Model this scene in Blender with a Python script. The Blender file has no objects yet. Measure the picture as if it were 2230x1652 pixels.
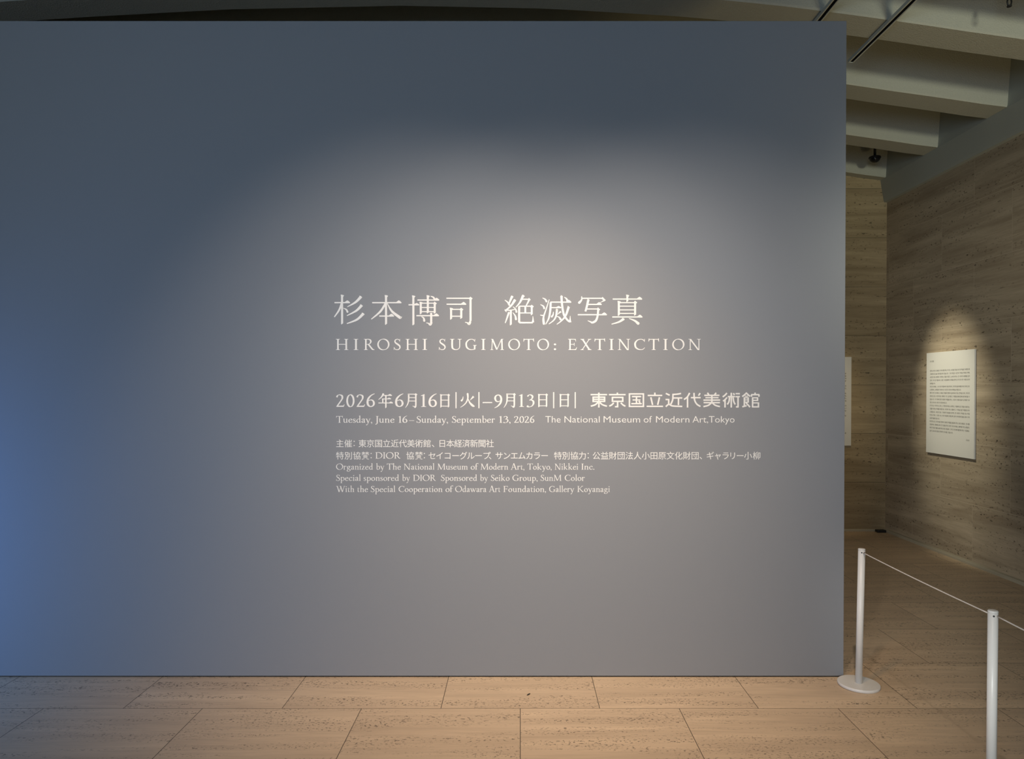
import bpy, bmesh, math, random
from mathutils import Vector, Matrix
random.seed(7)
SC = bpy.context.scene
COL = SC.collection
R = math.radians
# ======================= camera, world, lamps, exposure =====================
EYE = 1.5                                   # eye height
S_ = EYE/629                                # metres per photograph pixel on the grey wall
F_ = 1541.0                                 # focal length in pixels of a 2230-wide frame
WALL_Y = F_*S_                              # distance to the grey wall, 3.675 m
cd = bpy.data.cameras.new('camera'); cam = bpy.data.objects.new('camera', cd); COL.objects.link(cam)
cam.location = (0, 0, EYE); cam.rotation_euler = (R(90-.6), 0, 0)
cd.sensor_fit = 'HORIZONTAL'; cd.sensor_width = 36; cd.lens = F_/2230*36
cd.shift_x = -18/2230; cd.shift_y = 38/2230
SC.camera = cam
SC.view_settings.view_transform = 'Standard'; SC.view_settings.look = 'None'
SC.view_settings.exposure = 0; SC.view_settings.gamma = 1; SC.view_settings.use_curve_mapping = False
wd = bpy.data.worlds.new('hall_ambient'); SC.world = wd; wd.use_nodes = True  # faint warm indoor ambient, added as overall fill
bg = wd.node_tree.nodes['Background']; bg.inputs[0].default_value = (1, .60, .20, 1); bg.inputs[1].default_value = .012
def spot(name, loc, aim, watts, col, angle, blend=1.0, size=.04):
    l = bpy.data.lights.new(name, 'SPOT'); o = bpy.data.objects.new(name, l); COL.objects.link(o)
    o.location = loc; o.rotation_euler = (Vector(aim)-Vector(loc)).to_track_quat('-Z', 'Y').to_euler()
    l.energy = watts; l.color = col; l.spot_size = R(angle); l.spot_blend = blend; l.shadow_soft_size = size
    return o
def area(name, loc, aim, watts, col, sx, sy):
    l = bpy.data.lights.new(name, 'AREA'); o = bpy.data.objects.new(name, l); COL.objects.link(o)
    o.location = loc; o.rotation_euler = (Vector(aim)-Vector(loc)).to_track_quat('-Z', 'Y').to_euler()
    l.energy = watts; l.color = col; l.shape = 'RECTANGLE'; l.size = sx; l.size_y = sy
    return o
for sx in (-.42, .14, .72):
    spot('track_spot_title', (sx, 1.30, 3.60), (.12+(sx-.12)*1.25, WALL_Y, 1.13), 168, (1, .855, .715), 62, 1, .06)
spot('floor_fill', (.15, 2.15, 3.60), (.15, 3.5, 0), 112, (1, .56, .20), 68, 1, .08)  # added spot lifting the floor centre before the grey wall
spot('track_spot_panel', (2.3, 6.55, 3.6), (3.87, 6.33, 1.36), 270, (1, .93, .71), 30, 1, .05)
spot('track_spot_panel_back', (2.8, 5.9, 3.6), (3.1, 7.49, 1.20), 70, (1, .76, .42), 32, 1, .05)
spot('left_blue_fill', (-3.75, 2.75, .75), (-2.9, WALL_Y, .75), 54, (.14, .37, 1), 140, 1, .15)  # added blue fill for the wall's lower left; its source is unseen
area('cool_fill_behind', (-2.4, -4.5, 1.7), (.6, 4, 2.0), 144, (.58, .775, 1), 3, 2.4)  # added cool fill from behind the camera, mainly for the grey wall
spot('rib_face_fill', (3.0, -3.9, 2.45), (3.15, 6.0, 3.97), 790, (.98, 1, .76), 19, 1, .4)  # added fill standing in for bounced light on the rib faces
spot('soffit_fill', (2.7, 2.3, .1), (2.7, 5.0, 3.9), 92, (1, .75, .34), 70, 1, .3)  # added upward fill standing in for bounce on the right-hand soffits
spot('rear_soffit_fill', (-.3, 6.6, .8), (0, 4.75, 4.1), 5, (.9, 1, .75), 110, 1, .3)  # added weak fill behind the grey wall, lifting the soffits above it
spot('post_fill', (-2.2, -3.4, 1.15), (1.97, 3.2, .38), 880, (1, .95, .82), 8.5, .9, .2)  # added narrow fill brightening the barrier posts
spot('right_wall_fill', (.5, .3, 2.5), (3.87, 6.1, 2.0), 370, (1, .96, .79), 28, 1, .3)  # added fill brightening the right stone wall, source unseen
# ============================== helpers =====================================
def node(nt, t, **kw):
    n = nt.nodes.new(t)
    for k, val in kw.items():
        if k.startswith('i'): n.inputs[int(k[1:])].default_value = val
        else: setattr(n, k, val)
    return n
def mat(name, col, rough=.5, metal=0, bump=0, bscale=200, spec=.5, tint=.06):
    m = bpy.data.materials.new(name); m.use_nodes = True; nt = m.node_tree; b = nt.nodes['Principled BSDF']
    b.inputs['Roughness'].default_value = rough; b.inputs['Metallic'].default_value = metal; b.inputs['Specular IOR Level'].default_value = spec
    tc = node(nt, 'ShaderNodeTexCoord'); n = node(nt, 'ShaderNodeTexNoise'); n.inputs['Scale'].default_value = bscale; n.inputs['Detail'].default_value = 4
    nt.links.new(tc.outputs['Object'], n.inputs['Vector'])
    mx = node(nt, 'ShaderNodeMix', data_type='RGBA'); mx.inputs[6].default_value = [c*(1-tint) for c in col]+[1]; mx.inputs[7].default_value = [min(1, c*(1+tint)) for c in col]+[1]
    nt.links.new(n.outputs['Fac'], mx.inputs[0]); nt.links.new(mx.outputs[2], b.inputs['Base Color'])
    if bump:
        bp = node(nt, 'ShaderNodeBump'); bp.inputs['Strength'].default_value = bump; bp.inputs['Distance'].default_value = .004
        nt.links.new(n.outputs['Fac'], bp.inputs['Height']); nt.links.new(bp.outputs['Normal'], b.inputs['Normal'])
    return m
def travertine(name, axes, bw, bh, off, mortar, light, dark, joint, rough, pit=.5, streak=1.0, vary=9.7, tone=.22, px_=(72, 105), th=(.56, .63)):
    """slabs of travertine: u runs along the bedding, v across it"""
    m = bpy.data.materials.new(name); m.use_nodes = True; nt = m.node_tree; lk = nt.links.new; b = nt.nodes['Principled BSDF']
    tc = node(nt, 'ShaderNodeTexCoord'); sp = node(nt, 'ShaderNodeSeparateXYZ'); lk(tc.outputs['Object'], sp.inputs[0])
    cb = node(nt, 'ShaderNodeCombineXYZ'); lk(sp.outputs[axes[0]], cb.inputs[0]); lk(sp.outputs[axes[1]], cb.inputs[1])
    ad = node(nt, 'ShaderNodeVectorMath', operation='ADD'); lk(cb.outputs[0], ad.inputs[0]); ad.inputs[1].default_value = (off[0], off[1], 0)
    br = node(nt, 'ShaderNodeTexBrick', offset=.5, offset_frequency=2); lk(ad.outputs[0], br.inputs['Vector'])
    br.inputs['Scale'].default_value = 1; br.inputs['Brick Width'].default_value = bw; br.inputs['Row Height'].default_value = bh
    br.inputs['Mortar Size'].default_value = mortar; br.inputs['Mortar Smooth'].default_value = .1; br.inputs['Bias'].default_value = 0
    br.inputs['Color1'].default_value = (0, 0, 0, 1); br.inputs['Color2'].default_value = (1, 1, 1, 1)
    sh = node(nt, 'ShaderNodeVectorMath', operation='SCALE'); lk(br.outputs['Color'], sh.inputs[0]); sh.inputs['Scale'].default_value = vary
    jt = node(nt, 'ShaderNodeVectorMath', operation='ADD'); lk(cb.outputs[0], jt.inputs[0]); lk(sh.outputs[0], jt.inputs[1])
    def noise(sx, sy, det, ro=.6, dist=0.0):
        mp = node(nt, 'ShaderNodeMapping'); lk(jt.outputs[0], mp.inputs['Vector']); mp.inputs['Scale'].default_value = (sx, sy, 1)
        n = node(nt, 'ShaderNodeTexNoise'); lk(mp.outputs[0], n.inputs['Vector']); n.inputs['Scale'].default_value = 1; n.inputs['Detail'].default_value = det
        n.inputs['Roughness'].default_value = ro; n.inputs['Distortion'].default_value = dist
        return n.outputs['Fac']
    def ramp(src, a, bb, c0=0, c1=1):
        r = node(nt, 'ShaderNodeMapRange'); lk(src, r.inputs[0]); r.inputs[1].default_value = a; r.inputs[2].default_value = bb; r.inputs[3].default_value = c0; r.inputs[4].default_value = c1
        return r.outputs[0]
    def mixc(f, a, c):
        x = node(nt, 'ShaderNodeMix', data_type='RGBA'); lk(f, x.inputs[0])
        for i, q in ((6, a), (7, c)):
            if isinstance(q, tuple): x.inputs[i].default_value = q+(1,)
            else: lk(q, x.inputs[i])
        return x.outputs[2]
    def mul(a, c):
        x = node(nt, 'ShaderNodeMath', operation='MULTIPLY'); lk(a, x.inputs[0])
        if isinstance(c, (int, float)): x.inputs[1].default_value = c
        else: lk(c, x.inputs[1])
        return x.outputs[0]
    broad = noise(.9, 9*streak, 4, .55, .4); fine = noise(5, 70*streak, 5, .7, .3)
    c = mixc(ramp(broad, .3, .72), light, dark)
    c = mixc(mul(ramp(fine, .42, .9), .45), c, tuple(q*.62 for q in dark))
    pal = noise(2.2, 34*streak, 3, .6, .3); c = mixc(mul(ramp(pal, .60, .78), .45), c, tuple(min(1, q*1.22) for q in light))
    pn = noise(px_[0], px_[1], 3, .65); pm = noise(1.3, 16, 3, .6)
    pits = mul(ramp(pn, *th), ramp(pm, .45, .58)); pits = mul(pits, pit)
    c = mixc(pits, c, tuple(q*.22 for q in dark))
    tint = node(nt, 'ShaderNodeSeparateColor'); lk(br.outputs['Color'], tint.inputs[0])
    c = mixc(mul(tint.outputs[0], tone), c, tuple(q*.8 for q in dark))
    c = mixc(br.outputs['Fac'], c, joint)
    lk(c, b.inputs['Base Color']); b.inputs['Roughness'].default_value = rough; b.inputs['Specular IOR Level'].default_value = .35
    bp = node(nt, 'ShaderNodeBump'); bp.inputs['Strength'].default_value = .35; bp.inputs['Distance'].default_value = .002; bp.invert = True
    hgt = node(nt, 'ShaderNodeMath', operation='MAXIMUM'); lk(pits, hgt.inputs[0]); lk(br.outputs['Fac'], hgt.inputs[1])
    lk(hgt.outputs[0], bp.inputs['Height']); lk(bp.outputs['Normal'], b.inputs['Normal'])
    return m
def obj(name, bm, m=None, parent=None, smooth=False):
    me = bpy.data.meshes.new(name)
    if isinstance(bm, bmesh.types.BMesh):
        bmesh.ops.recalc_face_normals(bm, faces=bm.faces); bm.to_mesh(me); bm.free()
    else: me.from_pydata(*bm)
    if smooth:
        for p in me.polygons: p.use_smooth = True
    if m: me.materials.append(m)
    o = bpy.data.objects.new(name, me); COL.objects.link(o)
    if parent: o.parent = parent
    return o
def tag(o, label=None, cat=None, group=None, kind=None):
    for k, val in (('label', label), ('category', cat), ('group', group), ('kind', kind)):
        if val: o[k] = val
    return o
def empty(name, loc, label, cat, group=None):
    o = bpy.data.objects.new(name, None); COL.objects.link(o); o.location = loc; o.empty_display_size = .1
    return tag(o, label, cat, group)
def bx(bm, x0, x1, y0, y1, z0, z1, bevel=0):
    r = bmesh.ops.create_cube(bm, size=1, matrix=Matrix.Translation(((x0+x1)/2, (y0+y1)/2, (z0+z1)/2)) @ Matrix.Diagonal((x1-x0, y1-y0, z1-z0, 1)))
    if bevel:
        ed = list({e for q in r['verts'] for e in q.link_edges})
        bmesh.ops.bevel(bm, geom=ed, offset=bevel, segments=2, affect='EDGES', profile=.5)
    return bm
def box_(x0, x1, y0, y1, z0, z1, bevel=0): return bx(bmesh.new(), x0, x1, y0, y1, z0, z1, bevel)
def lathe(prof, n=48):
    """profile of (radius, height) turned about Z"""
    bm = bmesh.new(); rings = []
    for r, zz in prof:
        rings.append([bm.verts.new((r*math.cos(2*math.pi*k/n), r*math.sin(2*math.pi*k/n), zz)) for k in range(n)] if r > 1e-6 else [bm.verts.new((0, 0, zz))])
    for a, c in zip(rings, rings[1:]):
        for k in range(n):
            j = (k+1) % n
            if len(a) == 1: bm.faces.new((a[0], c[k], c[j]))
            elif len(c) == 1: bm.faces.new((a[k], a[j], c[0]))
            else: bm.faces.new((a[k], a[j], c[j], c[k]))
    return bm
def tube(pts, r, n=10, bm=None):
    bm = bm or bmesh.new(); rings = []
    for i, p in enumerate(pts):
        d = (Vector(pts[min(i+1, len(pts)-1)])-Vector(pts[max(i-1, 0)])).normalized()
        a = d.orthogonal().normalized() if i == 0 else (a-d*a.dot(d)).normalized()
        c = d.cross(a)
        rings.append([bm.verts.new(Vector(p)+r*(a*math.cos(2*math.pi*k/n)+c*math.sin(2*math.pi*k/n))) for k in range(n)])
    for q, w in zip(rings, rings[1:]):
        for k in range(n): bm.faces.new((q[k], q[(k+1) % n], w[(k+1) % n], w[k]))
    bm.faces.new(rings[0][::-1]); bm.faces.new(rings[-1])
    return bm
def prism(profile, axis, a, c):
    """closed 2D outline swept along one axis"""
    bm = bmesh.new()
    def P(u, w, t): return {'x': (t, u, w), 'y': (u, t, w), 'z': (u, w, t)}[axis]
    A = [bm.verts.new(P(u, w, a)) for u, w in profile]; B_ = [bm.verts.new(P(u, w, c)) for u, w in profile]
    for k in range(len(A)):
        j = (k+1) % len(A); bm.faces.new((A[k], A[j], B_[j], B_[k]))
    bm.faces.new(A[::-1]); bm.faces.new(B_)
    return bm
# ============================= materials ====================================
TILE_W, TILE_D = .7477, .5525
M_floor = travertine('travertine_floor', ('X', 'Y'), TILE_W, TILE_D, (.0, .0), .0016, (.82, .635, .44), (.62, .47, .325), (.10, .075, .05), .42, .9)
M_wallb = travertine('travertine_wall_back', ('X', 'Z'), 1.9, .517, (.4, .0), .0018, (.48, .375, .23), (.28, .21, .12), (.10, .08, .055), .6, .85, 1, .6, .05, (30, 62), (.59, .65))
M_wallr = travertine('travertine_wall_right', ('Y', 'Z'), .93, .517, (.0, .0), .0018, (.56, .465, .34), (.33, .26, .18), (.56, .475, .355), .6, .95, 1, .25, .03, (30, 62), (.59, .65))
M_grey = mat('grey_wall_paint', (.29, .312, .345), .75, bump=.03, bscale=350, spec=.25, tint=.02)
M_vinyl = mat('white_vinyl', (.92, .94, .945), .6, spec=.2, tint=.01)
M_beam = mat('sprayed_ceiling_paint', (.50, .50, .44), .85, bump=.9, bscale=110, spec=.2)
M_edge = mat('smooth_ceiling_paint', (.44, .46, .42), .7, bump=.05, bscale=160, spec=.2)
M_track = mat('grey_track_aluminium', (.62, .64, .60), .45, .1)
M_black = mat('black_plastic', (.012, .012, .013), .45)
M_slot = mat('black_track_slot', (.004, .004, .004), .8, spec=.1)
M_post = mat('white_powder_coat', (.82, .82, .80), .35, spec=.5, tint=.03)
M_rope = mat('white_elastic_rope', (.78, .72, .66), .8, bump=.3, bscale=900)
M_panel = mat('white_panel_board', (.80, .79, .75), .55, spec=.3, tint=.01)
M_ink = mat('dark_print_ink', (.10, .09, .08), .7)
M_duct = mat('beige_cable_duct', (.46, .41, .31), .5)
M_steel = mat('grey_sprinkler_metal', (.45, .46, .42), .4, .5)
# ============================== setting =====================================
LX, RX, BY, FY, TOP = -6.4, 3.87, 7.49, -5.0, 4.55
def struct(o): return tag(o, kind='structure')
struct(obj('floor', box_(LX, RX+.3, FY, BY+.3, -.2, 0), M_floor))
struct(obj('wall_right', box_(RX, RX+.3, FY, BY+.3, 0, TOP+.2), M_wallr))
struct(obj('wall_back', box_(LX, RX, BY, BY+.3, 0, TOP+.2), M_wallb))
struct(obj('ceiling', box_(LX, RX, FY, BY, TOP, TOP+.2), M_beam))
# grey exhibition wall: a thick board wall standing on a recessed plinth (dark gap along the floor)
WX0, WX1, WTOP = -5.6, (1840-1133)*S_, EYE+798*S_
w = struct(obj('wall_front', box_(WX0, WX1, WALL_Y, WALL_Y+.22, .007, WTOP, .002), M_grey))
obj('plinth', box_(WX0+.02, WX1-.02, WALL_Y+.02, WALL_Y+.20, 0, .007), M_black, w)
# arched concrete ribs: the soffit follows this curve from end to end
ARCH = [(-6.4, 3.62), (-5.4, 3.80), (-4.4, 3.93), (-3.4, 4.02), (-2.89, 4.053), (-2.0, 4.10), (-.8, 4.125), (.2, 4.105), (1.13, 4.05), (1.67, 3.998), (2.1, 3.944), (2.55, 3.882), (2.98, 3.818), (3.3, 3.775), (3.80, 3.70)]
def soffit(x):
    for (a, p), (c, q) in zip(ARCH, ARCH[1:]):
        if x <= c: return p+(q-p)*(x-a)/(c-a)
    return ARCH[-1][1]
def rib(y0, y1):
    bm = bmesh.new(); n = 44; cols = []
    for k in range(n+1):
        x = LX+(3.84-LX)*k/n; s = soffit(x)
        cols.append([bm.verts.new(q) for q in ((x, y0-.035, TOP), (x, y0-.006, s+.012), (x, y0, s), (x, y1, s), (x, y1+.006, s+.012), (x, y1+.035, TOP))])
    for a, c in zip(cols, cols[1:]):
        for j in range(6): bm.faces.new((a[j], a[(j+1) % 6], c[(j+1) % 6], c[j]))
    bm.faces.new(cols[0]); bm.faces.new(cols[-1][::-1])
    return bm
RIBS = [(2.79, 3.03), (3.71, 3.95), (4.63, 4.87), (5.55, 5.785), (6.47, 6.69), (7.386, 7.49)]
for y0, y1 in RIBS: struct(obj('ceiling_beam', rib(y0, y1), M_beam))
# sloping edge beam along the right wall, under the rib ends
struct(obj('ceiling_edge_beam', prism([(RX, 3.47), (3.838, 3.476), (3.833, 3.50), (3.80, 3.70), (3.84, TOP), (RX, TOP)], 'y', FY, BY), M_edge))
# half-round cable duct running along the foot of both stone walls
dp = [(0, 0), (-.028, 0), (-.028, .016), (-.020, .026), (0, .030)]
struct(obj('baseboard_right', prism([(RX+u, q) for u, q in dp], 'y', FY, BY-.0), M_duct))
struct(obj('baseboard_back', prism([(BY+u*.7, q*.8) for u, q in dp], 'x', LX, RX-.028), M_duct))
# ============================== things ======================================

# ---- lettering: every sign is a list of simple polygons -------------------
def smooth(pts, closed=False, n=7):
    P = list(pts); m = len(P)
    if m < 3 and not closed: return P
    out = []
    for i in range(m if closed else m - 1):
        if closed: p0, p1, p2, p3 = P[i-1], P[i], P[(i+1) % m], P[(i+2) % m]
        else: p0, p1, p2, p3 = P[max(i-1, 0)], P[i], P[i+1], P[min(i+2, m-1)]
        for k in range(n):
            t = k / n
            out.append(tuple(.5*(2*b + (c-a)*t + (2*a-5*b+4*c-d)*t*t + (3*b-a-3*c+d)*t**3) for a, b, c, d in zip(p0, p1, p2, p3)))
    if not closed: out.append(P[-1])
    return out
def ribbon(pts, wid):
    L, R = [], []
    for i, p in enumerate(pts):
        a, b = pts[max(i-1, 0)], pts[min(i+1, len(pts)-1)]
        dx, dy = b[0]-a[0], b[1]-a[1]; d = math.hypot(dx, dy) or 1
        w = wid[i]/2
        L.append((p[0]-dy/d*w, p[1]+dx/d*w)); R.append((p[0]+dy/d*w, p[1]-dx/d*w))
    return [[L[i], L[i+1], R[i+1], R[i]] for i in range(len(pts)-1)]
def V(pts, ws):                                        # smooth ribbon with its own widths
    q = smooth([(p[0], p[1], w) for p, w in zip(pts, ws)])
    r = ribbon([(a, b) for a, b, c in q], [c for a, b, c in q])
    if ws[0] <= 12 and ws[-1] >= 22: r += D(*pts[-1], ws[-1]/2)     # tear-drop end
    return r
def pen(A, B, phi=15):
    f = math.radians(phi)
    return lambda th: 2*math.hypot(A*math.sin(th-f), B*math.cos(th-f))
CAP, LOW = pen(44, 17), pen(40, 16)
def S(pts, pn, closed=False):                          # broad-nib stroke
    q = smooth(pts, closed)
    if closed: q = q + [q[0]]
    ws = []
    for i in range(len(q)):
        a, b = q[max(i-1, 0)], q[min(i+1, len(q)-1)]
        if closed and i in (0, len(q)-1): a, b = q[-2], q[1]
        ws.append(pn(math.atan2(b[1]-a[1], b[0]-a[0])))
    r = ribbon(q, ws)
    if closed:                                         # share the seam
        r[-1][1], r[-1][2] = r[0][0], r[0][3]
    return r
def L(x0, y0, x1, y1, w): return [[(x0-w/2, y0), (x0+w/2, y0), (x1+w/2, y1), (x1-w/2, y1)]]
def B(x0, y0, x1, y1): return [[(x0, y0), (x1, y0), (x1, y1), (x0, y1)]]
def Q(*p): return [list(p)]
def D(x, y, r): return [[(x+r*math.cos(k*math.pi/8), y+r*math.sin(k*math.pi/8)) for k in range(16)]]
def F(x, y, w=215, up=1, st=84, t=24):                 # bracketed serif
    h = w/2
    return [[(x-h, y), (x+h, y), (x+h, y+up*t*.9), (x+st/2+14, y+up*t*1.25), (x+st/2, y+up*t*2.4),
             (x-st/2, y+up*t*2.4), (x-st/2-14, y+up*t*1.25), (x-h, y+up*t*.9)]]
def E_(cx, cy, rx, ry, pn): return S([(cx+rx*math.cos(k*math.pi/8), cy+ry*math.sin(k*math.pi/8)) for k in range(16)], pn, True)
def stem(x, y0=0, y1=655, w=84, sb=215, stp=215):
    g = L(x, y0, x, y1, w)
    if sb: g += F(x, y0, sb, 1, w)
    if stp: g += F(x, y1, stp, -1, w)
    return g
def lst(x, y1=410, y0=0, w=72, foot=175, flag=1):      # lower-case stem with its flag
    g = L(x, y0, x, y1-20, w)
    if flag: g += Q((x+w/2, y1+18), (x-w/2-48, y1-28), (x-w/2-48, y1-44), (x-w/2, y1-52), (x+w/2, y1-52))
    if foot: g += F(x, y0, foot, 1, w, 22)
    return g
G = {}
def g(ch, *parts): G[ch] = [p for q in parts for p in q]
g('I', stem(110))
g('H', stem(110), stem(540), B(110, 315, 540, 355))
g('R', stem(110), S([(110, 632), (240, 636), (345, 595), (378, 495), (335, 390), (230, 338), (150, 335)], CAP), L(240, 352, 470, 30, 100),
  Q((415, 70), (500, 62), (575, 26), (575, 0), (455, 0)))
g('O', E_(355, 327, 305, 318, CAP))
g('S', V([(366, 520), (325, 606), (238, 640), (142, 600), (108, 510), (150, 420), (250, 342), (350, 255), (382, 155), (335, 58), (232, 14), (125, 45), (68, 150)], [22, 34, 38, 54, 66, 82, 96, 84, 68, 56, 40, 36, 22]),
  Q((388, 660), (366, 652), (352, 500), (376, 490)), Q((46, -2), (66, 4), (80, 165), (54, 178)))
g('U', V([(115, 650), (115, 230), (150, 85), (290, 16), (430, 85), (472, 230), (472, 650)], [84, 84, 80, 46, 40, 44, 44]), F(115, 655, 215, -1), F(472, 655, 190, -1, 44))
g('G', V([(548, 505), (480, 606), (355, 638), (205, 590), (92, 450), (74, 320), (110, 155), (230, 48), (380, 16), (540, 50)], [26, 44, 38, 60, 84, 92, 86, 62, 38, 40]), L(542, 35, 542, 285, 84), F(552, 290, 200, -1), Q((570, 660), (546, 655), (534, 490), (560, 478)))
g('C', V([(552, 510), (480, 606), (355, 638), (200, 588), (92, 445), (74, 320), (112, 155), (230, 50), (370, 18), (480, 48), (568, 140)], [26, 44, 38, 60, 84, 92, 86, 64, 40, 36, 22]), Q((574, 660), (550, 655), (538, 490), (564, 478)))
g('M', L(140, 640, 105, 0, 44), L(140, 655, 410, 20, 92), L(410, 20, 690, 655, 44), L(705, 650, 725, 0, 86), F(105, 0, 185, 1, 44), F(725, 0, 215), Q((60, 655), (180, 655), (160, 600), (110, 630), (60, 632)), Q((660, 655), (800, 655), (800, 632), (745, 625), (690, 600)))
g('T', stem(290, stp=0), B(45, 612, 535, 652), Q((30, 675), (52, 675), (75, 640), (60, 560), (28, 490), (14, 495)), Q((558, 685), (535, 680), (500, 640), (522, 560), (552, 490), (566, 495)))
g('E', stem(110), B(110, 615, 420, 652), Q((398, 655), (428, 655), (440, 505), (418, 505), (395, 600), (330, 620)), B(110, 318, 350, 354), Q((335, 245), (360, 245), (360, 425), (335, 425), (320, 354), (320, 318)), B(110, 0, 430, 38), Q((420, 0), (445, 0), (500, 160), (478, 165), (420, 60), (330, 35)))
g('F', stem(110), B(110, 615, 420, 652), Q((398, 655), (428, 655), (440, 505), (418, 505), (395, 600), (330, 620)), B(110, 318, 350, 354), Q((335, 245), (360, 245), (360, 425), (335, 425), (320, 354), (320, 318)))
g('X', L(110, 655, 490, 0, 98), L(480, 655, 100, 0, 46), F(110, 655, 200, -1, 98), F(485, 655, 185, -1, 46), F(100, 0, 185, 1, 46), F(490, 0, 215, 1, 98))
g('N', L(125, 640, 125, 0, 44), L(120, 655, 566, -8, 92), L(590, 655, 590, -8, 44), F(125, 0, 190, 1, 44), F(590, 655, 195, -1, 44), Q((30, 655), (150, 655), (140, 600), (80, 632), (30, 634)))
g('A', L(300, 680, 95, 0, 44), L(310, 690, 530, 0, 94), B(170, 212, 430, 248), F(95, 0, 185, 1, 44), F(530, 0, 215, 1, 94))
g('D', stem(110), S([(110, 632), (300, 634), (480, 560), (585, 400), (585, 255), (480, 95), (300, 22), (110, 22)], CAP))
g('J', V([(160, 650), (160, 60), (140, -80), (50, -150)], [84, 84, 66, 30]), D(52, -142, 44), F(160, 655, 215, -1))
g('K', stem(110), L(500, 650, 190, 320, 50), L(225, 370, 560, 0, 104), F(500, 655, 190, -1, 50), F(570, 0, 200, 1, 104))
g('W', L(90, 655, 290, 0, 92), L(290, 0, 470, 600, 44), L(430, 655, 630, 0, 92), L(630, 0, 820, 655, 44), F(80, 655, 200, -1, 92), F(425, 655, 180, -1, 92), F(825, 655, 180, -1, 44))
g('a', S([(80, 318), (125, 378), (205, 392), (262, 340), (268, 110), (300, 30), (350, 40)], LOW), S([(265, 245), (155, 208), (82, 140), (85, 70), (140, 18), (205, 40), (265, 105)], LOW), D(88, 315, 36))
g('b', lst(95, 700, 20, foot=0), S([(95, 310), (160, 372), (235, 388), (330, 325), (358, 200), (325, 75), (225, 14), (135, 30), (95, 60)], LOW))
g('c', S([(320, 320), (265, 382), (190, 384), (100, 310), (76, 200), (105, 85), (190, 22), (270, 35), (340, 100)], LOW), D(318, 318, 38))
g('d', S([(325, 345), (240, 385), (150, 350), (82, 250), (82, 150), (130, 40), (200, 20), (270, 55), (325, 115)], LOW), lst(325, 700, 5, foot=0), Q((325, 0), (325, 55), (415, 45), (415, 25)))
g('e', Q((80, 218), (345, 240), (345, 272), (80, 250)), S([(335, 255), (300, 350), (210, 386), (115, 325), (78, 200), (112, 75), (200, 20), (290, 40), (350, 108)], LOW))
g('f', V([(330, 640), (270, 690), (190, 650), (150, 520), (150, 0)], [46, 40, 52, 72, 72]), D(325, 650, 42), B(45, 368, 285, 402), F(150, 0, 195, 1, 72, 22))
g('g', E_(190, 268, 105, 112, LOW), Q((270, 345), (385, 372), (385, 402), (290, 395)), S([(135, 165), (88, 110), (130, 68), (270, 52), (345, 0), (325, -110), (200, -180), (80, -160), (48, -90), (100, -15), (150, 20)], LOW))
g('h', lst(95, 700), S([(95, 285), (170, 365), (250, 384), (318, 335), (328, 240)], LOW), L(328, 0, 328, 255, 72), F(328, 0, 175, 1, 72, 22))
g('i', lst(95), D(95, 575, 50))
g('k', lst(95, 700), L(335, 395, 130, 195, 42), L(180, 245, 365, 0, 92), F(335, 402, 150, -1, 40, 20), F(375, 0, 160, 1, 80, 22))
g('l', lst(95, 700))
g('n', lst(95), S([(95, 285), (170, 365), (250, 384), (318, 335), (328, 240)], LOW), L(328, 0, 328, 255, 72), F(328, 0, 175, 1, 72, 22))
g('m', lst(95), S([(95, 285), (165, 365), (240, 384), (303, 335), (312, 240)], LOW), L(312, 0, 312, 255, 72), F(312, 0, 165, 1, 72, 22), S([(312, 285), (390, 365), (460, 384), (525, 335), (535, 240)], LOW), L(535, 0, 535, 255, 72), F(535, 0, 170, 1, 72, 22))
g('o', E_(215, 202, 145, 184, LOW))
g('p', lst(95, 410, -245), S([(95, 310), (160, 372), (235, 388), (330, 325), (358, 200), (325, 75), (225, 14), (135, 30), (95, 60)], LOW))
g('r', lst(95), S([(95, 270), (150, 355), (215, 388), (270, 365)], LOW), D(268, 358, 42))
g('s', V([(246, 310), (215, 372), (152, 386), (90, 350), (80, 290), (130, 235), (200, 190), (255, 140), (248, 65), (180, 18), (105, 32), (66, 105)], [20, 32, 36, 52, 60, 70, 76, 66, 54, 38, 32, 20]), Q((262, 405), (244, 400), (234, 300), (256, 292)), Q((50, 2), (68, 6), (80, 112), (56, 120)))
g('t', V([(130, 500), (130, 110), (165, 30), (265, 55)], [40, 72, 60, 24]), Q((40, 370), (260, 370), (260, 404), (150, 404), (150, 505), (130, 505), (95, 430), (40, 392)))
g('u', V([(95, 390), (95, 140), (130, 45), (205, 26), (280, 65), (325, 125)], [72, 72, 64, 44, 34, 30]), Q((131, 425), (12, 392), (12, 374), (60, 362), (131, 362)), lst(328, 410, 5, foot=0), Q((328, 0), (328, 55), (415, 45), (415, 25)))
g('w', L(70, 400, 200, 0, 76), L(200, 0, 310, 360, 38), L(290, 400, 420, 0, 76), L(420, 0, 545, 400, 38), F(65, 405, 160, -1, 76, 20), F(285, 405, 140, -1, 76, 20), F(550, 405, 140, -1, 38, 20))
g('y', L(75, 400, 225, 0, 78), V([(355, 400), (235, 40), (170, -140), (90, -215)], [38, 38, 40, 40]), D(85, -200, 44), F(70, 405, 160, -1, 76, 20), F(360, 405, 145, -1, 38, 20))
g('z', B(50, 362, 330, 400), L(300, 400, 90, 0, 84), B(40, 0, 330, 38), Q((310, 0), (335, 0), (352, 130), (332, 130)), Q((45, 400), (68, 400), (60, 290), (42, 290)))
g('0', E_(215, 320, 155, 312, CAP))
g('1', stem(170, 0, 610, stp=0, sb=225), Q((212, 660), (190, 660), (50, 590), (50, 568), (128, 582), (212, 560)))
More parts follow.
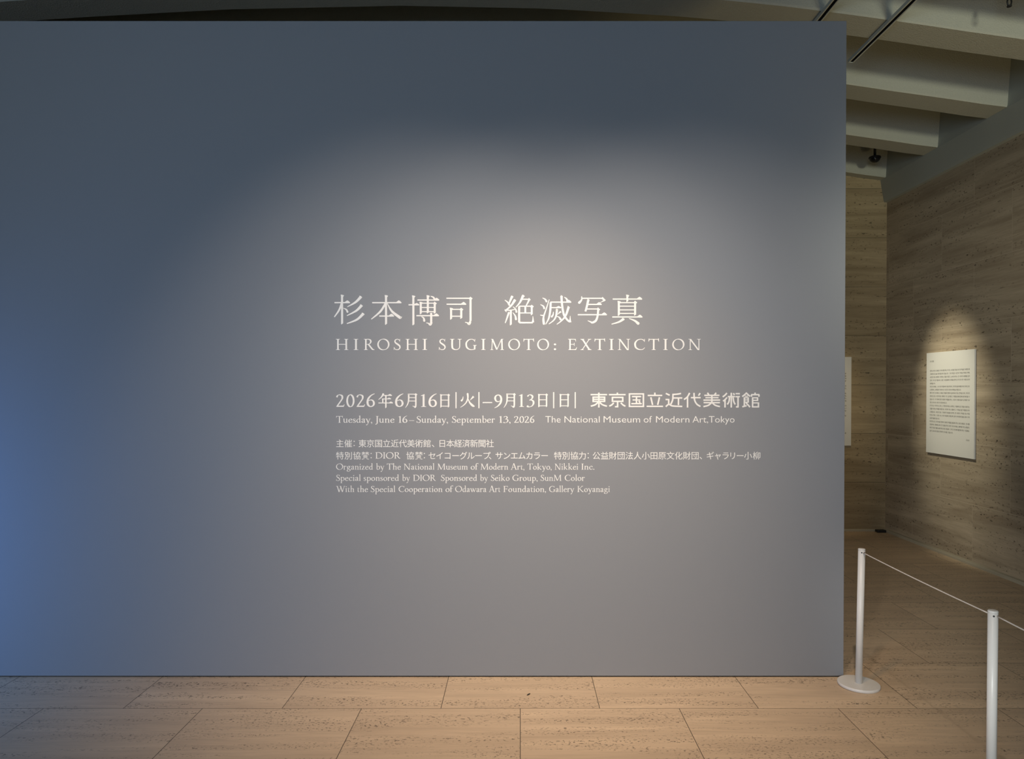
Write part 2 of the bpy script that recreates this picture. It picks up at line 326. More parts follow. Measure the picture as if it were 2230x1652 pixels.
g('2', S([(62, 500), (105, 595), (200, 628), (310, 585), (335, 480), (290, 360), (88, 56)], CAP), Q((35, 0), (400, 0), (445, 130), (422, 135), (380, 68), (50, 60)))
g('3', S([(70, 540), (130, 612), (220, 628), (312, 560), (295, 440), (180, 352)], CAP), S([(160, 348), (270, 355), (355, 290), (362, 170), (290, 50), (170, 0), (85, 15)], CAP), D(78, 28, 50))
G6 = V([(400, 690), (250, 600), (122, 440), (80, 245), (120, 80), (225, 16), (335, 75), (368, 195), (325, 320), (230, 364), (125, 310)], [24, 56, 84, 92, 84, 48, 72, 88, 74, 46, 22])
g('6', G6)
g('9', [[(430-x, 640-y) for x, y in p] for p in G6])
g(',', D(60, 40, 50), V([(95, 45), (95, -45), (40, -120)], [36, 40, 14]))
g('.', D(60, 45, 52))
g(':', D(60, 45, 56), D(60, 330, 56))
g('–', B(0, 190, 430, 232))
SB = {'A': -5, 'J': 10, 'W': -10, 'T': 0, 'K': 10, 'f': -10, 'r': 5, 'y': -8, 'w': -5, ',': 20, '.': 25, ':': 30, '1': 45, 'X': 5}
def bbox(ps):
    xs = [x for p in ps for x, y in p]; ys = [y for p in ps for x, y in p]
    return min(xs), min(ys), max(xs), max(ys)
def word(s, x0, x1, base, cap):                        # serif word fitted between x0 and x1 (y up = negative rows)
    k = cap/655; cur = 0; out = []
    for ch in s:
        ps = G[ch]; b = bbox(ps); sb = SB.get(ch, 24)
        cur += sb
        out += [[(x-b[0]+cur, y) for x, y in p] for p in ps]
        cur += b[2]-b[0]+sb
    b = bbox(out); f = (x1-x0)/(b[2]-b[0])
    return [[(x0+(x-b[0])*f, base-y*k) for x, y in p] for p in out]
# ---- brush-serif signs, in their own drawing grid (y down) -----------------
def h(x0, x1, y, w=17, u=1):
    r = B(x0, y-w/2, x1, y+w/2)
    if u: r += Q((x1-70, y-w/2+1), (x1-36, y-32*u), (x1-18, y-24*u), (x1+3, y-3), (x1, y+w/2), (x1-12, y+w/2))
    return r
def v(x, y0, y1, w=28, top=1, sh=0):
    q = w/2
    r = Q((x-q, y0+5), (x+q, y0+5), (x+q, y1-12), (x-q+6, y1+4), (x-q, y1))
    if top: r += Q((x-q-4, y0-4), (x+q-4, y0), (x+q+14, y0+8), (x+q, y0+30), (x-q, y0+30))
    if sh: r += Q((x-q-10, y0+8), (x-2, y0-16), (x+q+15, y0+8), (x+q, y0+24), (x-q, y0+24))
    return r
def fl(x, y, k=1): return Q((x-18*k, y-18*k), (x+2*k, y-12*k), (x+22*k, y+6*k), (x+12*k, y+18*k), (x-10*k, y+14*k))
def hook(x, y, k=1): return V([(x, y-25*k), (x-18*k, y+8*k), (x-45*k, y-8*k), (x-72*k, y-14*k)], [28*k, 34*k, 14*k, 10*k])
def line(pts, w): return ribbon(pts, [w]*len(pts))
def px(ps, ox, oy, sc): return [[(ox+x/sc, oy+y/sc) for x, y in p] for p in ps]
def cat(*a): return [p for q in a for p in q]
SUGI = cat(h(118, 325, 243), v(220, 138, 532), V([(214, 255), (178, 345), (115, 436)], [26, 24, 14]), V([(236, 316), (275, 335), (292, 366)], [6, 20, 26]),
  V([(470, 168), (400, 238), (290, 300)], [38, 28, 10]), fl(470, 165), V([(480, 284), (410, 352), (285, 418)], [38, 28, 10]), fl(480, 281), V([(502, 396), (420, 470), (283, 525)], [38, 28, 12]), fl(502, 393))
HON = cat(h(625, 1018, 243), v(812, 143, 538), V([(806, 250), (735, 362), (612, 466)], [24, 28, 12]), V([(828, 250), (888, 355), (990, 437), (1008, 446)], [8, 28, 38, 26]), Q((1000, 428), (1030, 434), (996, 462), (975, 450)), h(720, 918, 423))
HAKU = cat(h(1115, 1258, 272, u=.8), v(1180, 148, 545), h(1235, 1527, 208), V([(1412, 155), (1445, 168), (1460, 186)], [8, 20, 26]), v(1375, 145, 385), v(1280, 234, 398), v(1468, 244, 388, sh=1, top=0),
  h(1280, 1468, 250, 14, 0), h(1280, 1468, 308, 14, 0), h(1280, 1468, 364, 14, 0), h(1220, 1523, 418), v(1420, 375, 520, top=0), hook(1425, 528), V([(1288, 430), (1318, 450), (1326, 485)], [8, 20, 30]))
TSUKASA = cat(h(1625, 1950, 184, u=0), v(1950, 178, 500, top=0, sh=1), hook(1948, 520), h(1627, 1890, 264), v(1688, 314, 468), v(1825, 326, 458, top=0, sh=1), h(1688, 1825, 334, 15, 0), h(1688, 1825, 426, 15, 0))
ZETSU = cat(V([(280, 160), (258, 210), (232, 272)], [34, 26, 16]), V([(182, 208), (218, 235), (242, 272)], [10, 18, 26]), V([(318, 208), (265, 285), (188, 352)], [36, 24, 18]), fl(318, 208, .8), fl(282, 160, .8),
  V([(180, 342), (250, 345), (335, 330)], [16, 14, 12]), Q((176, 335), (205, 345), (205, 372), (190, 362)), V([(292, 296), (328, 332), (338, 366)], [8, 18, 26]), v(263, 345, 545, 26, top=0), V([(236, 376), (215, 440), (187, 518)], [26, 22, 12]), fl(238, 376, .6), V([(290, 375), (322, 420), (332, 466)], [8, 20, 28]),
  V([(428, 150), (385, 240), (330, 305)], [34, 24, 12]), fl(432, 150, .9), h(405, 515, 198, 15, 0), Q((490, 200), (508, 178), (532, 204), (500, 222)), V([(510, 205), (490, 245), (468, 285)], [26, 20, 14]),
  h(372, 550, 290, 15, 0), v(375, 288, 505, 28, top=0), v(458, 290, 386, 24, top=0), v(545, 286, 408, 26, top=0, sh=1), h(375, 545, 382, 15, 0), V([(375, 470), (380, 505), (412, 512), (560, 512)], [28, 26, 22, 20]), V([(560, 508), (562, 470), (560, 424)], [34, 18, 6]))
METSU = cat(V([(688, 178), (725, 198), (742, 224)], [8, 20, 28]), V([(662, 268), (700, 290), (712, 318)], [8, 20, 26]), V([(780, 200), (742, 320), (708, 420), (702, 470), (708, 524)], [10, 16, 20, 28, 32]), V([(658, 408), (680, 414), (706, 416)], [8, 14, 16]),
  h(795, 1075, 236), V([(800, 240), (795, 340), (775, 450), (732, 535)], [28, 28, 22, 10]), V([(945, 152), (952, 260), (975, 395), (1020, 470), (1060, 500)], [32, 28, 28, 26, 26]), fl(948, 154, .7), V([(1062, 508), (1062, 470), (1063, 420)], [34, 18, 6]),
  V([(1042, 302), (1000, 420), (940, 490), (882, 535)], [32, 26, 18, 10]), fl(1040, 300, .8), V([(982, 168), (1010, 188), (1024, 214)], [8, 20, 28]), h(812, 940, 310, 15, .7), V([(885, 330), (873, 420), (840, 480), (775, 530)], [30, 24, 18, 10]), fl(886, 332, .6),
  V([(838, 365), (832, 405), (815, 430)], [8, 18, 26]), V([(938, 362), (915, 380), (893, 402)], [28, 16, 6]), V([(878, 425), (915, 440), (932, 466)], [6, 18, 28]))
SHA = cat(V([(1217, 158), (1216, 205), (1185, 242)], [12, 20, 34]), h(1215, 1505, 184, 16, 0), Q((1480, 186), (1498, 164), (1542, 210), (1520, 220)), V([(1530, 208), (1500, 225), (1466, 242)], [26, 14, 4]), V([(1306, 208), (1290, 280), (1268, 362)], [32, 28, 26]), fl(1308, 206, .8),
  h(1295, 1485, 267), h(1278, 1450, 328, 15, 0), Q((1420, 330), (1436, 306), (1468, 336), (1448, 350)), V([(1440, 336), (1432, 420), (1408, 485), (1362, 512)], [28, 26, 30, 28]), V([(1365, 514), (1330, 498), (1298, 484)], [28, 16, 6]), h(1165, 1555, 405))
SHIN = cat(v(1832, 138, 232, 26), h(1635, 2030, 195), v(1718, 222, 418), v(1937, 232, 414, top=0, sh=1), h(1718, 1937, 243, 15, 0), h(1718, 1937, 290, 14, 0), h(1718, 1937, 340, 14, 0), h(1718, 1937, 388, 14, 0), h(1630, 2035, 436),
  V([(1782, 462), (1720, 502), (1620, 532)], [36, 24, 12]), fl(1780, 462, .8), V([(1855, 455), (1930, 485), (1978, 522)], [8, 26, 38]))
NEN = cat(V([(915, 140), (885, 190), (830, 240)], [34, 22, 8]), fl(915, 138, .7), h(890, 1062, 166, 15, .8), h(890, 1048, 227, 14, .7), v(905, 224, 298, 22, top=0), h(828, 1080, 297, 15, .8), v(958, 168, 384, 24, top=0))
TSUKI = cat(V([(1354, 136), (1352, 250), (1334, 320), (1296, 380)], [26, 24, 18, 8]), h(1350, 1478, 145, 14, 0), v(1478, 142, 350, 26, top=0, sh=1), hook(1480, 362, .85), h(1352, 1478, 205, 13, 0), h(1348, 1478, 263, 13, 0))
HI = cat(v(1914, 148, 374, 24), v(2046, 152, 372, 24, top=0, sh=1), h(1914, 2046, 158, 13, 0), h(1914, 2046, 247, 13, 0), h(1914, 2046, 352, 13, 0))
HI_FIRE = cat(V([(285, 122), (288, 200), (262, 268), (215, 318), (168, 348)], [30, 24, 20, 14, 8]), fl(286, 122, .5), V([(212, 172), (206, 212), (188, 238)], [8, 18, 30]), V([(382, 172), (350, 205), (325, 232)], [34, 18, 5]), V([(292, 205), (318, 268), (365, 318), (398, 332)], [8, 24, 36, 14]))
W = 17.5
def hl(x0, x1, y, w=W): return B(x0, y-w/2, x1, y+w/2)
def vl(x, y0, y1, w=W+1): return B(x-w/2, y0, x+w/2, y1)
def box(x0, y0, x1, y1): return cat(hl(x0, x1, y0), hl(x0, x1, y1), vl(x0, y0-W/2, y1+W/2), vl(x1, y0-W/2, y1+W/2))
def ln(*pts): return line(smooth(pts), W+1)
MUSEUM = cat(
  hl(90, 290, 107), vl(190, 82, 263), box(121, 137, 260, 189), hl(121, 260, 163), ln((182, 196), (148, 228), (92, 247)), ln((198, 196), (232, 228), (289, 247)),
  vl(415, 82, 107), hl(313, 515, 107), box(355, 140, 480, 188), vl(418, 188, 250), hl(386, 427, 253), ln((372, 206), (345, 232), (316, 246)), ln((457, 206), (484, 232), (513, 247)),
  box(562, 98, 731, 250), hl(592, 704, 130), hl(600, 696, 171, 15), hl(584, 711, 216), vl(647, 130, 216), ln((674, 184), (692, 204)),
  vl(870, 82, 117), hl(783, 960, 117), ln((821, 138), (843, 232)), ln((926, 138), (904, 232)), hl(770, 970, 249),
  ln((1003, 92), (1050, 114)), hl(1000, 1046, 166), vl(1038, 166, 225), ln((1003, 253), (1040, 224), (1085, 244), (1203, 250)), ln((1188, 93), (1140, 101), (1082, 105)), ln((1090, 105), (1086, 170), (1064, 224)), hl(1090, 1203, 147), vl(1157, 147, 234),
  ln((1292, 86), (1264, 135), (1224, 166)), vl(1267, 135, 263), hl(1308, 1426, 143), ln((1345, 85), (1352, 170), (1380, 222), (1424, 250)), ln((1419, 88), (1400, 120)),
  ln((1508, 84), (1526, 108)), ln((1614, 84), (1596, 108)), hl(1470, 1654, 115), hl(1484, 1642, 144, 15), hl(1460, 1662, 173), hl(1462, 1660, 204), vl(1562, 115, 204), ln((1556, 206), (1520, 236), (1460, 252)), ln((1568, 206), (1604, 236), (1660, 252)),
  ln((1745, 87), (1722, 113), (1694, 134)), ln((1747, 140), (1722, 168), (1698, 186)), vl(1722, 165, 263), vl(1798, 84, 263), hl(1755, 1842, 130), ln((1822, 90), (1838, 110)), ln((1776, 138), (1770, 190), (1750, 226)), ln((1820, 138), (1828, 190), (1846, 226)), hl(1850, 1902, 95), hl(1848, 1902, 131), vl(1880, 131, 255), hl(1855, 1888, 255),
  ln((1984, 84), (1958, 110), (1931, 130)), ln((1978, 84), (2000, 106), (2026, 128)), hl(1963, 2000, 126, 13), vl(1957, 143, 256), hl(1950, 2010, 145, 15), hl(1957, 2004, 171, 13), hl(1957, 2008, 198, 15), vl(2003, 143, 200), ln((1932, 254), (1985, 240)), ln((1978, 206), (2026, 258)),
  vl(2086, 82, 105), hl(2038, 2139, 107), vl(2043, 107, 132), vl(2134, 107, 132), vl(2057, 143, 262), hl(2050, 2124, 145, 15), hl(2057, 2124, 176, 15), vl(2117, 143, 180), hl(2057, 2134, 207, 15), hl(2057, 2134, 255), vl(2128, 203, 262))
def z(a, o, s): return o + a/s
EN1 = [('H', 135, 303), ('I', 375, 437), ('R', 512, 655), ('O', 693, 857), ('S', 915, 1008), ('H', 1075, 1240), ('I', 1302, 1365), ('S', 1523, 1615), ('U', 1672, 1830), ('G', 1880, 2032), ('I', 2092, 2153), ('M', 2215, 2400)]
EN2 = [('O', 228, 387), ('T', 432, 575), ('O', 618, 778), (':', 842, 874), ('E', 1035, 1155), ('X', 1200, 1352), ('T', 1390, 1533), ('I', 1588, 1650), ('N', 1705, 1870), ('C', 1925, 2070)]
EN3 = [('T', 1258, 1410), ('I', 1470, 1535), ('O', 1598, 1772), ('N', 1830, 2005)]
DIG = [('2', 95, 243), ('0', 272, 415), ('2', 447, 597), ('6', 622, 768), ('6', 1117, 1265), ('1', 1565, 1657), ('6', 1697, 1843)]
DIG2 = [('9', 715, 845), ('1', 1115, 1197), ('3', 1240, 1367)]
def words(ws, base, cap): return cat(*[word(w, a, b, base + (base2-base)*0, cap) for w, a, b, base2 in [(w, a, b, base) for w, a, b in ws]])
LINES = {}
LINES['title_name'] = px(cat(SUGI, HON, HAKU, TSUKASA), 710, 620, 6.194)
LINES['title_show'] = px(cat(ZETSU, METSU, SHA, SHIN), 1070, 620, 6.194)
LINES['title_english'] = cat(*[word(c, 710+a/6.194, 710+b/6.194, 762, 24) for c, a, b in EN1], *[word(c, 1070+a/6.194, 1070+b/6.194, 762, 24) for c, a, b in EN2], *[word(c, 1220+a/6.559, 1220+b/6.559, 762, 24) for c, a, b in EN3])
tz = px(TSUKI, 720, 840, 7.964); hz = px(HI, 720, 840, 7.964)
def mv(ps, dx, dy=0): return [[(x+dx, y+dy) for x, y in p] for p in ps]
LINES['date_japanese'] = cat(*[word(c, 720+a/7.964, 720+b/7.964, 885.8, 27.4) for c, a, b in DIG], *[word(c, 980+a/7.433, 980+b/7.433, 885.8 if c != '9' else 886, 27.4) for c, a, b in DIG2],
  px(NEN, 720, 840, 7.964), tz, mv(tz, 214.4, -.3), hz, mv(hz, 213.3, -.7), mv(hz, 260.2, -.7), px(HI_FIRE, 980, 840, 7.433),
  *[B(x-1.25, 853.6, x+1.25, 888.8) for x in (993.1, 1043, 1205.7, 1252.7)], B(1051, 875.3, 1071.8, 877.6))
LINES['museum_japanese'] = px(MUSEUM, 1270, 840, 5.575)
LINES['date_english'] = words([('Tuesday,', 732, 810.4), ('June', 817.3, 859), ('16', 867.8, 887), ('–', 891, 902), ('Sunday,', 907, 975.5), ('September', 984, 1077.8), ('13,', 1087, 1111.8), ('2026', 1119.5, 1163.6)], 920.4, 14.5)
LINES['credit_organizer'] = words([('Organized', 731.5, 811.8), ('by', 819, 837), ('The', 842, 872.8), ('National', 879, 946), ('Museum', 952, 1018.5), ('of', 1025, 1042), ('Modern', 1046.3, 1106.6), ('Art,', 1112, 1142), ('Tokyo,', 1148.4, 1201.3), ('Nikkei', 1208, 1259.3), ('Inc.', 1266, 1294.5)], 1022.6, 13.2)
LINES['credit_sponsor'] = words([('Special', 731.5, 785.3), ('sponsored', 791.5, 868.5), ('by', 875.7, 893), ('DIOR', 899.4, 948.9), ('Sponsored', 959.9, 1038.8), ('by', 1045.5, 1063), ('Seiko', 1068.8, 1109.5), ('Group,', 1116, 1170.6), ('SunM', 1177.3, 1223), ('Color', 1230, 1273.8)], 1047, 13.2)
LINES['credit_cooperation'] = words([('With', 731.5, 771), ('the', 777.4, 801), ('Special', 807, 860.6), ('Cooperation', 867.8, 963.5), ('of', 970, 987), ('Odawara', 991, 1059), ('Art', 1064.4, 1089.5), ('Foundation,', 1096, 1189), ('Gallery', 1196, 1251), ('Koyanagi', 1257.5, 1328.5)], 1071.4, 13.2)
LINES['dior'] = word('DIOR', 817.2, 872, 998.6, 14)
# ---- lettering meshes -------------------------------------------------------
def plate(polys, depth=.0012):
    """polygons in wall metres (x, z) -> thin solid cut-outs standing on the wall plane"""
    vs, fs = [], []
    for i, p in enumerate(polys):                       # overlapping strokes never share one plane
        n = len(p); o = len(vs); d = depth-(i % 20)*depth*.03
        vs += [(x, -d, q) for x, q in p]+[(x, .0002, q) for x, q in p]
        fs.append(list(range(o, o+n)))
        fs += [[o+k, o+(k+1) % n, o+n+(k+1) % n, o+n+k] for k in range(n)]
    return vs, [], fs
def type_(body, size=1.0, weight=0.0):
    """flat polygons of a line set in Blender's built-in typeface, origin at the baseline"""
    key = (body, size, weight)
    if key in TYPE: return TYPE[key]
    c = bpy.data.curves.new('setting', 'FONT'); c.body = body; c.size = size; c.offset = weight; c.resolution_u = 3
    o = bpy.data.objects.new('setting', c); COL.objects.link(o)
    dg = bpy.context.evaluated_depsgraph_get(); dg.update()
    me = bpy.data.meshes.new_from_object(o.evaluated_get(dg))
    ps = [[(me.vertices[i].co.x, me.vertices[i].co.y) for i in p.vertices] for p in me.polygons]
    bpy.data.objects.remove(o); bpy.data.curves.remove(c); bpy.data.meshes.remove(me)
    TYPE[key] = ps
    return ps
TYPE = {}
def setline(s, size, weight):                          # a line of print, sign by sign
    out, cur = [], 0.0
    for ch in s:
        adv = .28 if ch == ' ' else .32 if ch in '.,' else .4 if ch in '‘’' else .92
        if ch != ' ': out += [[(x*size+cur*size, y*size) for x, y in p] for p in type_(ch, 1.0, weight/size)]
        cur += adv
    return out
def fit(ps, x0, x1):
    b = bbox(ps); k = (x1-x0)/(b[2]-b[0]); return [[(x0+(x-b[0])*k, y) for x, y in p] for p in ps]
def cjk(seq, yc, size=18.2, weight=.002):             # (sign, centre) pairs, centred on yc, in drawing rows
    out = []
    for ch, xc in seq:
        ps = type_(ch, 1, weight); b = bbox(ps)
        if ch == '、': dx = xc-(b[0]+b[2])/2*size
        elif ch == 'ャ': dx = xc-(b[0]+b[2])/2*size
        else: dx = xc-.5*size
        out += [[(x*size+dx, yc-(y-.38)*size) for x, y in p] for p in ps]
    return out
def run(s, x0, x1): return [(c, x0+(x1-x0)*i/max(1, len(s)-1)) for i, c in enumerate(s)]
def colon(x, yc): return cat(D(x, yc-4.6, 1.25), D(x, yc+4.6, 1.25))
LINES['credit_japanese_host'] = cat(cjk(run('主催', 740, 758) + run('東京国立近代美術館', 789, 930) + [('、', 943)] + run('日本経済新聞社', 963, 1067), 965.4), colon(771, 965.4))
LINES['credit_japanese_sponsors'] = cat(cjk(run('特別協賛', 740, 795.3) + [('協', 893), ('賛', 912)] + [('セ', 941), ('イ', 957.5), ('コ', 974.5), ('ー', 992), ('グ', 1009), ('ル', 1025.3), ('ー', 1042), ('プ', 1059.5), ('、', 1067.2)]
  + run('サンエムカラー', 1087, 1186) + run('特別協力', 1215, 1268.5) + run('公益財団法人小田原文化財団', 1299, 1514) + [('、', 1526.5), ('ギ', 1547), ('ャ', 1563.5), ('ラ', 1580.5), ('リ', 1596), ('ー', 1612.3)] + run('小柳', 1629.5, 1648.5), 992),
  colon(808, 992), colon(924, 992), colon(1281, 992), LINES.pop('dior'))
sans = []
for wd_, a, c in (('The', 1187.6, 1220.8), ('National', 1229.3, 1305.9), ('Museum', 1314.5, 1394), ('of', 1402, 1419.8), ('Modern', 1428.7, 1501.4), ('Art,Tokyo', 1508.2, 1599.7)):
    sans += [[(x, 919.9-y) for x, y in p] for p in fit([[(u*20.6, q*20.6) for u, q in p] for p in type_(wd_, 1, -.006)], a, c)]
LINES['museum_english'] = sans
GRP = 'white vinyl lettering on the grey wall'
LABELS = {
 'title_name': 'first four of the large white Japanese characters, at the left of the topmost line',
 'title_show': 'last four of the large white Japanese characters, at the right of the topmost line',
 'title_english': 'line of wide-spaced white serif capitals under the big Japanese title',
 'date_japanese': 'white Japanese date line with large numerals and thin upright bars on the grey wall',
 'museum_japanese': 'nine bold white sans-serif Japanese characters to the right of the Japanese date',
 'date_english': 'white serif English date line beginning Tuesday on the grey wall',
 'museum_english': 'white sans-serif English museum name to the right of the English date',
 'credit_japanese_host': 'short upper line of small white Japanese credits on the grey wall',
 'credit_japanese_sponsors': 'longest line of small white Japanese credits, reaching furthest right on the grey wall',
 'credit_organizer': 'small white English credit line beginning Organized by',
 'credit_sponsor': 'small white English credit line beginning Special sponsored by',
 'credit_cooperation': 'small white English credit line beginning With the Special, lowest on the wall'}
for k, lab in LABELS.items():
    ps = [[((x-1133)*S_, EYE+(848-y)*S_) for x, y in p] for p in LINES[k]]
    b = bbox(ps); ox, oz = b[0], b[1]
    o = obj('wall_lettering', plate([[(x-ox, q-oz) for x, q in p] for p in ps]), M_vinyl)
    o.location = (ox, WALL_Y, oz); tag(o, lab, 'lettering', GRP)
# ---- printed greeting panels ------------------------------------------------
PW, PH, PT = .71, .937, .016
KO = ['현재 뉴욕과 도쿄를 오가며 활동하는 작가는 사진을 중심으로 한 폭넓은 표현으로', '국제적으로 높은 평가를 받아 왔습니다. 그의 작업은 시간과 기억을 주제로 하며,', '사진이 지닌 본래의 기록하는 힘을 되묻고, 눈에 보이는 것 너머의 세계를 깊이', '있게 그려 낸 작품으로, 많은 사람들에게 사랑을 받아 온 작가의 한 사람으로서', '알려졌습니다.',
 '이번 전시에는 그 초기의 작품부터 최신작까지, 작가의 발자취를 따라가며 모두', '소개하여, 오랫동안 이어져 온 사진의 의미와 매력을 전합니다.', '특히 이번 전시에서는 새로운 작품과 함께 지금까지의 주요 연작을 모아, 작가가', '걸어온 길과, 사진이라는 매체가 지닌 깊이를 그 작품을 통해 함께 생각해 볼 수', '있습니다. 이 기회에 많은 분들이 작품을 만나, 사진의 아름다움과 깊이를 다시', '한번 느껴 보시는 계기가 되기를 바랍니다.',
 '본 전시는 작가의 사고와, 그 작업 방식을 소개하고, 작품에 담긴 뜻을 되새기는', '‘절멸’이라는 주제를 바탕으로, 사라져 가는 것들과 그 기억을 담은 작품을 모아', '소개합니다. 사진은 있는 그대로의 모습을 남기며, 한 시대의 기억을 잇는 작업', '이기도 하며, 그것은 보는 이의 마음에 오래도록 남아 우리에게 말을 걸며 기억', '속에 머물게 됩니다.',
 '마지막으로, 본 전시를 위하여 귀중한 작품을 출품해 주신 모든 분들과, 전시를', '지원하여, 개최에 있어 큰 도움을 주신 관계 기관 여러분, 협력해 주신 분들과,', '여러 가지로 힘을 보태 주신 모든 분들께, 그리고 전시에 협찬해 주신 기업에도', '깊은 감사의 뜻을 전하며 인사를 드립니다.']
KFULL = {4: .145, 6: .80, 10: .45, 15: .265, 19: .61}
def panel(name, loc, rz, label, heading, lines, sign, left, right, top, pitch, full, size):
    root = empty(name, loc, label, 'text panel', 'printed greeting panels on the travertine walls'); root.rotation_euler.z = rz
    obj('board', box_(-PW/2, PW/2, -PT, -.002, 0, PH, .0012), M_panel, root)
    def put(nm, ps):
        vs, e, fs = plate(ps, .0004); obj(nm, ([(x, y-PT, q) for x, y, q in vs], e, fs), M_ink, root)
    x0, x1 = -PW/2+left, PW/2-right
    def row(s, zz, share=1.0, sz=size):
        ps = setline(s, sz, .0001*sz/.017); return [[(x, y+zz) for x, y in p] for p in fit(ps, x0, x0+(x1-x0)*share)]
    if heading: put('heading', row(heading[0], heading[1], heading[2]))
    body = []
    for i, s in enumerate(lines):
        if s: body += row(s, top-i*pitch, full.get(i, 1.0))
    put('body_text', body)
    ps = setline(sign[0], size, 0); b = bbox(ps); put('signature', [[(x-b[2]+x1, y+sign[1]) for x, y in p] for p in ps])
    return root
panel('text_panel', (RX, 6.361, .907), R(-90), 'white printed text panel lit by a spot on the right travertine wall, fully visible',
      ('인사 말씀', .850, .105), KO, ('주최자', .148), .058, .062, .761, .0295, KFULL, .0172)
JA = ['このたび東京国立近代美術館では展覧会を開催いたします', '写真を軸として建築や舞台や古美術にわたる多彩な活動を', '続ける作家の半世紀をこえる歩みを初期の作品から最新作', 'まで紹介し失われゆくものへのまなざしをたどるものです', '本展は作家の', '国内の美術館における大規模な写真の展覧会としておよそ', '二十年ぶりとなるもので銀塩写真の技法によって生まれた', '代表的な', '連作を中心に初公開の作品をあわせて展示しその全体像を', '見渡す機会となります絶滅という言葉には銀塩写真そのも', 'のの行く末と人類の未来を見つめる作家の思索がこめられ', 'ておりわたしたちの時間への意識をあらためて問いかける',
      'ものです', '所蔵作品展の会場でも関連する資料をご覧いただけますの', 'で本展とあわせて作家の世界をお楽しみいただければ幸い', 'に存じます最後になりましたが本展の開催にあたり貴重な', '作品を出品くださいました', '所蔵家のみなさまご協賛ご協力を賜りました関係者のみな', 'さまに深く感謝の意を表しますとともに', '引き続き', 'ご支援を', '申し上げます']
panel('text_panel', (3.142, BY, .907), 0, 'white printed text panel on the back travertine wall, mostly hidden behind the grey wall',
      ('ごあいさつ', .83, .19), JA, ('主催者', .126), .05, .052, .754, .0261, {4: .3, 7: .2, 12: .2, 16: .5, 18: .72, 19: .2, 20: .2, 21: .3}, .019)
# ---- barrier posts and ropes --------------------------------------------------
def post(loc, lean, label):
    root = empty('barrier_post', loc, label, 'barrier post', 'white rope barrier posts'); root.rotation_euler = (0, R(lean), 0)
    bs = obj('base', lathe([(0, 0), (.098, 0), (.100, .002), (.100, .013), (.098, .015), (0, .015)], 64), M_post, root)
    po = obj('pole', lathe([(0, .015), (.0168, .015), (.0168, .688), (0, .688)], 32), M_post, root)
    obj('cap', lathe([(0, .6885), (.0172, .6885), (.0172, .693), (.015, .6955), (0, .6965)], 32), M_post, root)
    for sy in (-1, 1):                                  # small dark hole the rope comes out of
        for sx in (-.45, .45) if sy < 0 else (0.0,):
            a = math.atan2(sy, sx); c = Vector((.0168*math.cos(a), .0168*math.sin(a), .678)); d = Vector((math.cos(a), math.sin(a), 0))
            obj('rope_hole', tube([c-d*.003, c+d*.0006], .0034, 12), M_black, root)
    for p in (bs, po):
        for f in p.data.polygons: f.use_smooth = abs(f.normal.z) < .3
    return root
post((1.716, 3.573, 0), 1.0, 'white rope barrier post with round base standing at the corner of the grey wall')
post((1.722, 2.573, 0), .2, 'near white rope barrier post whose lower end runs out of the frame')
post((1.722, 1.55, 0), 0, 'white rope barrier post beyond the frame that holds the near rope')
def rope(p, q, sag, label):
    pts = []
    for k in range(25):
        t = k/24; v_ = Vector(p).lerp(Vector(q), t); v_.z -= sag*4*t*(1-t); pts.append(tuple(v_))
    o = obj('barrier_rope', tube(pts, .0026, 8), M_rope, smooth=True); tag(o, label, 'rope', 'white barrier ropes')
rope((1.7280, 3.556, .678), (1.7222, 2.591, .678), .004, 'thin white rope strung between the two visible barrier posts')
rope((1.7295, 2.557, .678), (1.7222, 1.567, .678), .006, 'thin white rope running from the near barrier post out of the frame')
# ---- lighting tracks under the ribs -------------------------------------------
def track(x, y0, y1, label):
    top = soffit(x+.02)-.001; o = bpy.data.objects.new('lighting_track', None); COL.objects.link(o); o.location = (x, y1, top); tag(o, label, 'lighting track', 'ceiling lighting tracks')
    hw, hh, t = .021, .022, .003
    prof = [(-hw, 0), (-hw, -hh), (-.0115, -hh), (-.0115, -hh+t), (-hw+t, -hh+t), (-hw+t, -t), (hw-t, -t), (hw-t, -hh+t), (.0115, -hh+t), (.0115, -hh), (hw, -hh), (hw, 0)]
    obj('track_body', prism(prof, 'y', y0-y1, 0), M_track, o)
    obj('track_slot', box_(-hw+t, hw-t, y0-y1+.001, -.001, -hh+t+.001, -t), M_slot, o)
    obj('end_cap', box_(-hw, hw, 0, .004, -hh, 0), M_track, o)
track(2.405, 1.6, 5.17, 'grey ceiling lighting track whose end shows right of the grey wall')
track(1.975, 1.6, 5.19, 'grey ceiling lighting track that disappears behind the top edge of the grey wall')
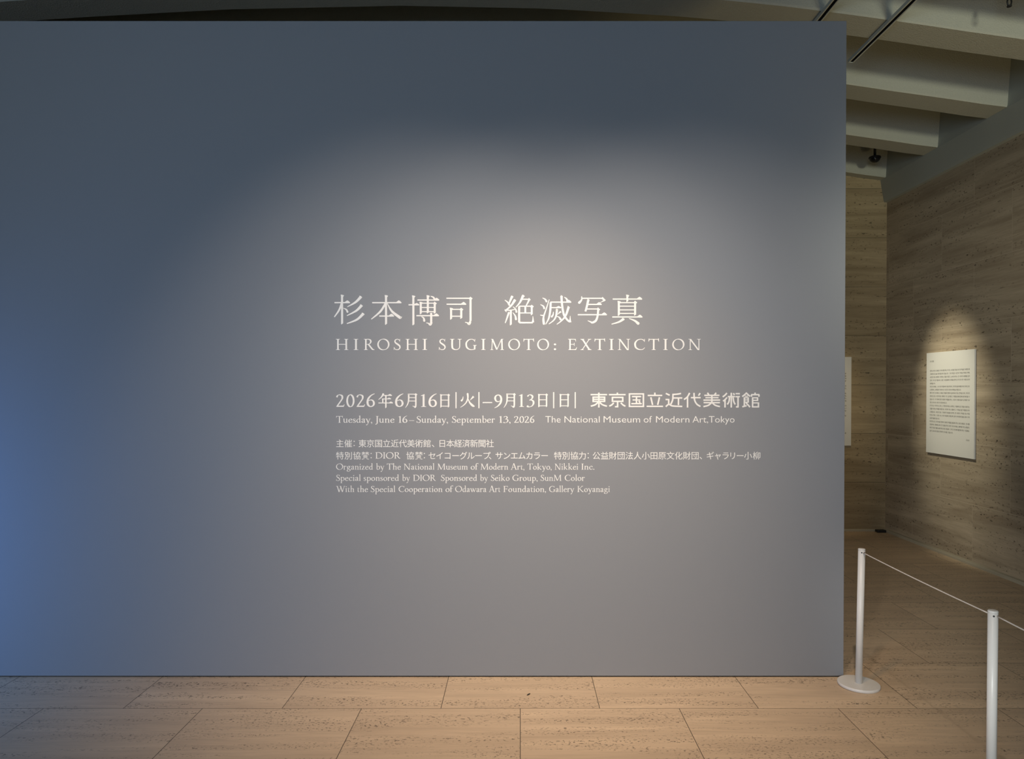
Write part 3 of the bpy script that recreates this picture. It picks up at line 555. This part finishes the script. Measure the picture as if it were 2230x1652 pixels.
# ---- sprinkler, dome, floor bits ------------------------------------------------
sp_ = empty('sprinkler_head', (2.955, 4.30, TOP), 'small grey sprinkler on a short pipe at the upper right ceiling edge', 'sprinkler')
zz = 3.812-TOP
obj('pipe', tube([(0, 0, 0), (0, 0, zz+.045)], .0125, 20), M_steel, sp_, True)
fr = tube([(-.010, 0, zz+.045), (-.013, 0, zz+.03), (-.010, 0, zz+.012), (0, 0, zz+.006)], .0045, 8); tube([(.010, 0, zz+.045), (.013, 0, zz+.03), (.010, 0, zz+.012), (0, 0, zz+.006)], .0045, 8, fr)
obj('frame_arms', fr, M_black, sp_, True)
df = lathe([(0, zz), (.013, zz), (.014, zz+.002), (.013, zz+.005), (0, zz+.006)], 24); obj('deflector', df, M_black, sp_)
dm = empty('dome_camera', (3.535, 7.08, TOP), 'black ceiling dome in the dark bay between the two rearmost beams', 'dome camera')
obj('stem', tube([(0, 0, 0), (0, 0, -.735)], .012, 20), M_black, dm, True)
obj('housing', lathe([(0, -.730), (.052, -.730), (.056, -.734), (.056, -.746), (.052, -.750), (0, -.750)], 40), M_black, dm)
M_dome = mat('smoked_dome', (.01, .01, .012), .08)
obj('dome', lathe([(.050, -.750)]+[(.050*math.cos(a*R(9)), -.750-.040*math.sin(a*R(9))) for a in range(1, 10)]+[(0, -.790)], 40), M_dome, dm, True)
jb = obj('cable_junction', box_(3.745, 3.838, 7.40, 7.462, 0, .026, .006), M_black)
tag(jb, 'small black cable junction block on the floor in the far stone corner', 'junction box')
fx, fy = (1151-1133)*EYE/667, F_*EYE/667
ch = bmesh.new()
ring = [(-.004, -.012), (.001, -.0125), (.005, -.002), (.0045, .012), (.001, .0125), (-.003, .003)]
lo = [ch.verts.new((u, q, .0002)) for u, q in ring]; hi = [ch.verts.new((u*.75, q*.85, .0035)) for u, q in ring]
for k in range(6): ch.faces.new((lo[k], lo[(k+1) % 6], hi[(k+1) % 6], hi[k]))
ch.faces.new(hi); ch.faces.new(lo[::-1])
M_chip = mat('dark_sliver', (.05, .045, .035), .7)
c_ = obj('stone_chip', ch, M_chip); c_.location = (fx, fy, 0); c_.rotation_euler.z = R(-28); tag(c_, 'tiny dark sliver lying on the lit floor tiles before the grey wall', 'chip')
